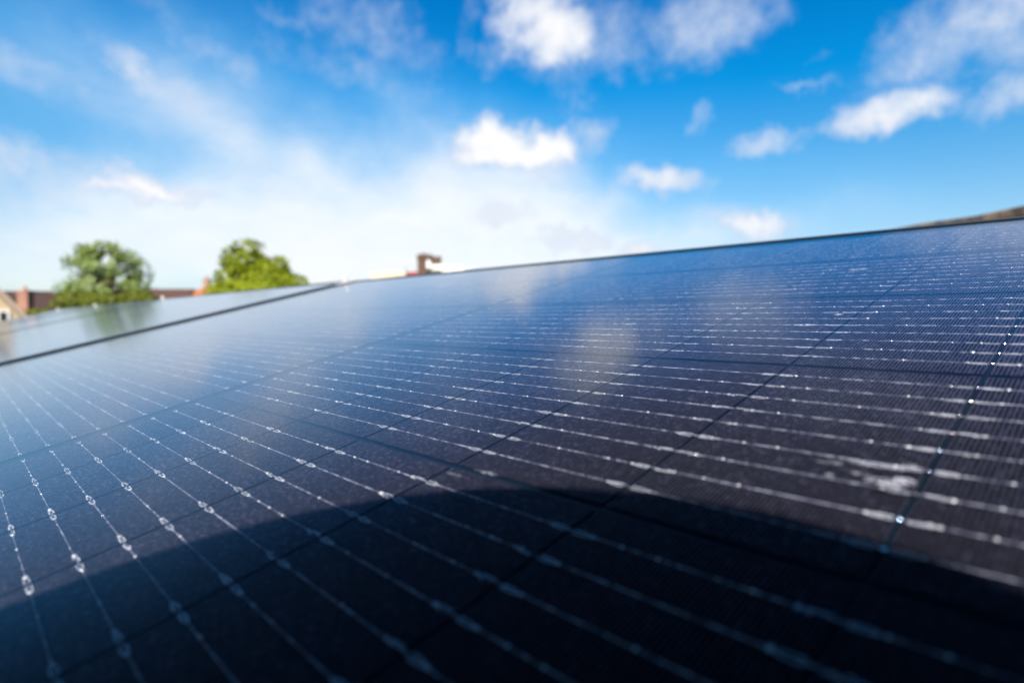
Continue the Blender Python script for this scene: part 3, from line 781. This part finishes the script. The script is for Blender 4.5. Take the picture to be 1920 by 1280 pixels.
shrub('tall olive green shrub under the loose pale tree', 200, 590, 30.0, [(150, 570, 46, 28), (215, 572, 52, 26), (262, 568, 38, 24)], 6000, 0.09)
shrub('low olive green shrub between the cream gable and the loose tree', 80, 600, 32.0, [(82, 590, 40, 12), (60, 592, 24, 10)], 1800, 0.08)

# ------------------------------------------------------------------ the photographer kneeling behind the viewpoint, whose shadow falls on the glass
FW = Vector((-0.726, 0.656, 0)).normalized(); LT = Vector((-FW.y, FW.x, 0))
def ph(t_, s_, n_):                # t behind the lens, s to the left, n above the glass
    q = Vector((0.2347, -0.1586, 0)) - FW * t_ + LT * s_
    return arr(q.x, q.y, n_)
M_COAT = mat('dark_jacket', lambda t, o: principled(t, o, t.mix(t.noise(t.node('ShaderNodeTexCoord').outputs['Object'], 40, 4), (0.012, 0.014, 0.02), (0.03, 0.033, 0.042)), 0.9, 0, 0.2))
M_SKIN = mat('skin', lambda t, o: principled(t, o, (0.52, 0.32, 0.24), 0.5, 0, 0.4))
M_SHADOW_HAT = mat('shadow_hat_felt', lambda t, o: principled(t, o, t.mix(t.noise(t.node('ShaderNodeTexCoord').outputs['Object'], 90, 4), (0.015, 0.015, 0.017), (0.035, 0.034, 0.035)), 0.95, 0, 0.15))
J = []; EDG = []
def jt(p, r, par=None):
    J.append((p, r)); i = len(J) - 1
    if par is not None: EDG.append((par, i))
    return i
pel = jt(ph(.90, 0, .14), .15); spi = jt(ph(.75, 0, .25), .145, pel); che = jt(ph(.59, 0, .34), .15, spi); nek = jt(ph(.47, 0, .385), .062, che)
hd = jt(ph(.41, 0, .41), .085, nek); hd2 = jt(ph(.365, 0, .46), .088, hd); jt(ph(.34, 0, .51), .06, hd2)
for s_ in (-1, 1):
    sh = jt(ph(.55, s_ * .17, .34), .075, che); el = jt(ph(.42, s_ * .25, .17), .048, sh); wr_ = jt(ph(.13, s_ * .10, .10), .03, el)
    pm = jt(ph(.085, s_ * .080, .105), .026, wr_)
    for k, (ln, up) in enumerate(((.055, .030), (.062, .012), (.058, -.006), (.046, -.022))):
        k1 = jt(ph(.055, s_ * .085, .110 + up), .0095, pm); k2 = jt(ph(.03, s_ * .075, .110 + up), .0088, k1); jt(ph(.022, s_ * (.075 - ln * .4), .110 + up), .008, k2)
    t1 = jt(ph(.085, s_ * .055, .14), .011, pm); jt(ph(.06, s_ * .045, .15), .0095, t1)
    hp = jt(ph(.88, s_ * .11, .10), .10, pel); kn = jt(ph(.72, s_ * .17, -.045), .065, hp); an = jt(ph(1.10, s_ * .14, -.06), .045, kn); jt(ph(1.22, s_ * .14, -.075), .035, an)
me = bpy.data.meshes.new('person'); me.from_pydata([tuple(p) for p, r in J], EDG, [])
me.materials.append(M_COAT)
person = link('person', me)
tag(person, 'person in a dark jacket and made-up brimmed hat kneeling behind the camera, seen as a shadow', 'person')
sk = person.modifiers.new('skin', 'SKIN')
for i, (p, r) in enumerate(J): me.skin_vertices[0].data[i].radius = (r, r)
me.skin_vertices[0].data[0].use_root = True
ss = person.modifiers.new('sub', 'SUBSURF'); ss.levels = 2; ss.render_levels = 2
shadow_hat_c = ph(.343, .008, .500)  # unseen brim added and sized to cast the rounded shadow edge
shadow_hat = MB(); ax = N
shadow_hat.tube([shadow_hat_c - ax * .012, shadow_hat_c - ax * .004, shadow_hat_c + ax * .004, shadow_hat_c + ax * .05, shadow_hat_c + ax * .10, shadow_hat_c + ax * .115], [.236, .240, .115, .11, .08, .02], 36)
shadow_hat.build('shadow_hat', M_SHADOW_HAT, person, smooth=True)

M_BODY = mat('camera_body', lambda t, o: principled(t, o, (0.012, 0.012, 0.013), 0.5, 0, 0.4))
cmx = Matrix((( -CX.x, -CF.x, -CD.x, EYE.x), (-CX.y, -CF.y, -CD.y, EYE.y), (-CX.z, -CF.z, -CD.z, EYE.z), (0, 0, 0, 1)))
kit = thing('photo_camera', 'black camera with a wide lens held just above the glass by the kneeling person', 'camera', matrix=cmx)
cb = MB(); cb.box(-.068, .068, .09, .135, -.048, .035); cb.box(-.03, .03, .085, .13, .035, .06); cb.box(-.068, -.04, .075, .09, -.045, .03); cb.build('body', M_BODY, kit)
cl = MB(); cl.tube([(0, .012, 0), (0, .035, 0), (0, .06, 0), (0, .09, 0)], [.038, .040, .036, .034], 32); cl.build('lens', M_BODY, kit, smooth=False)
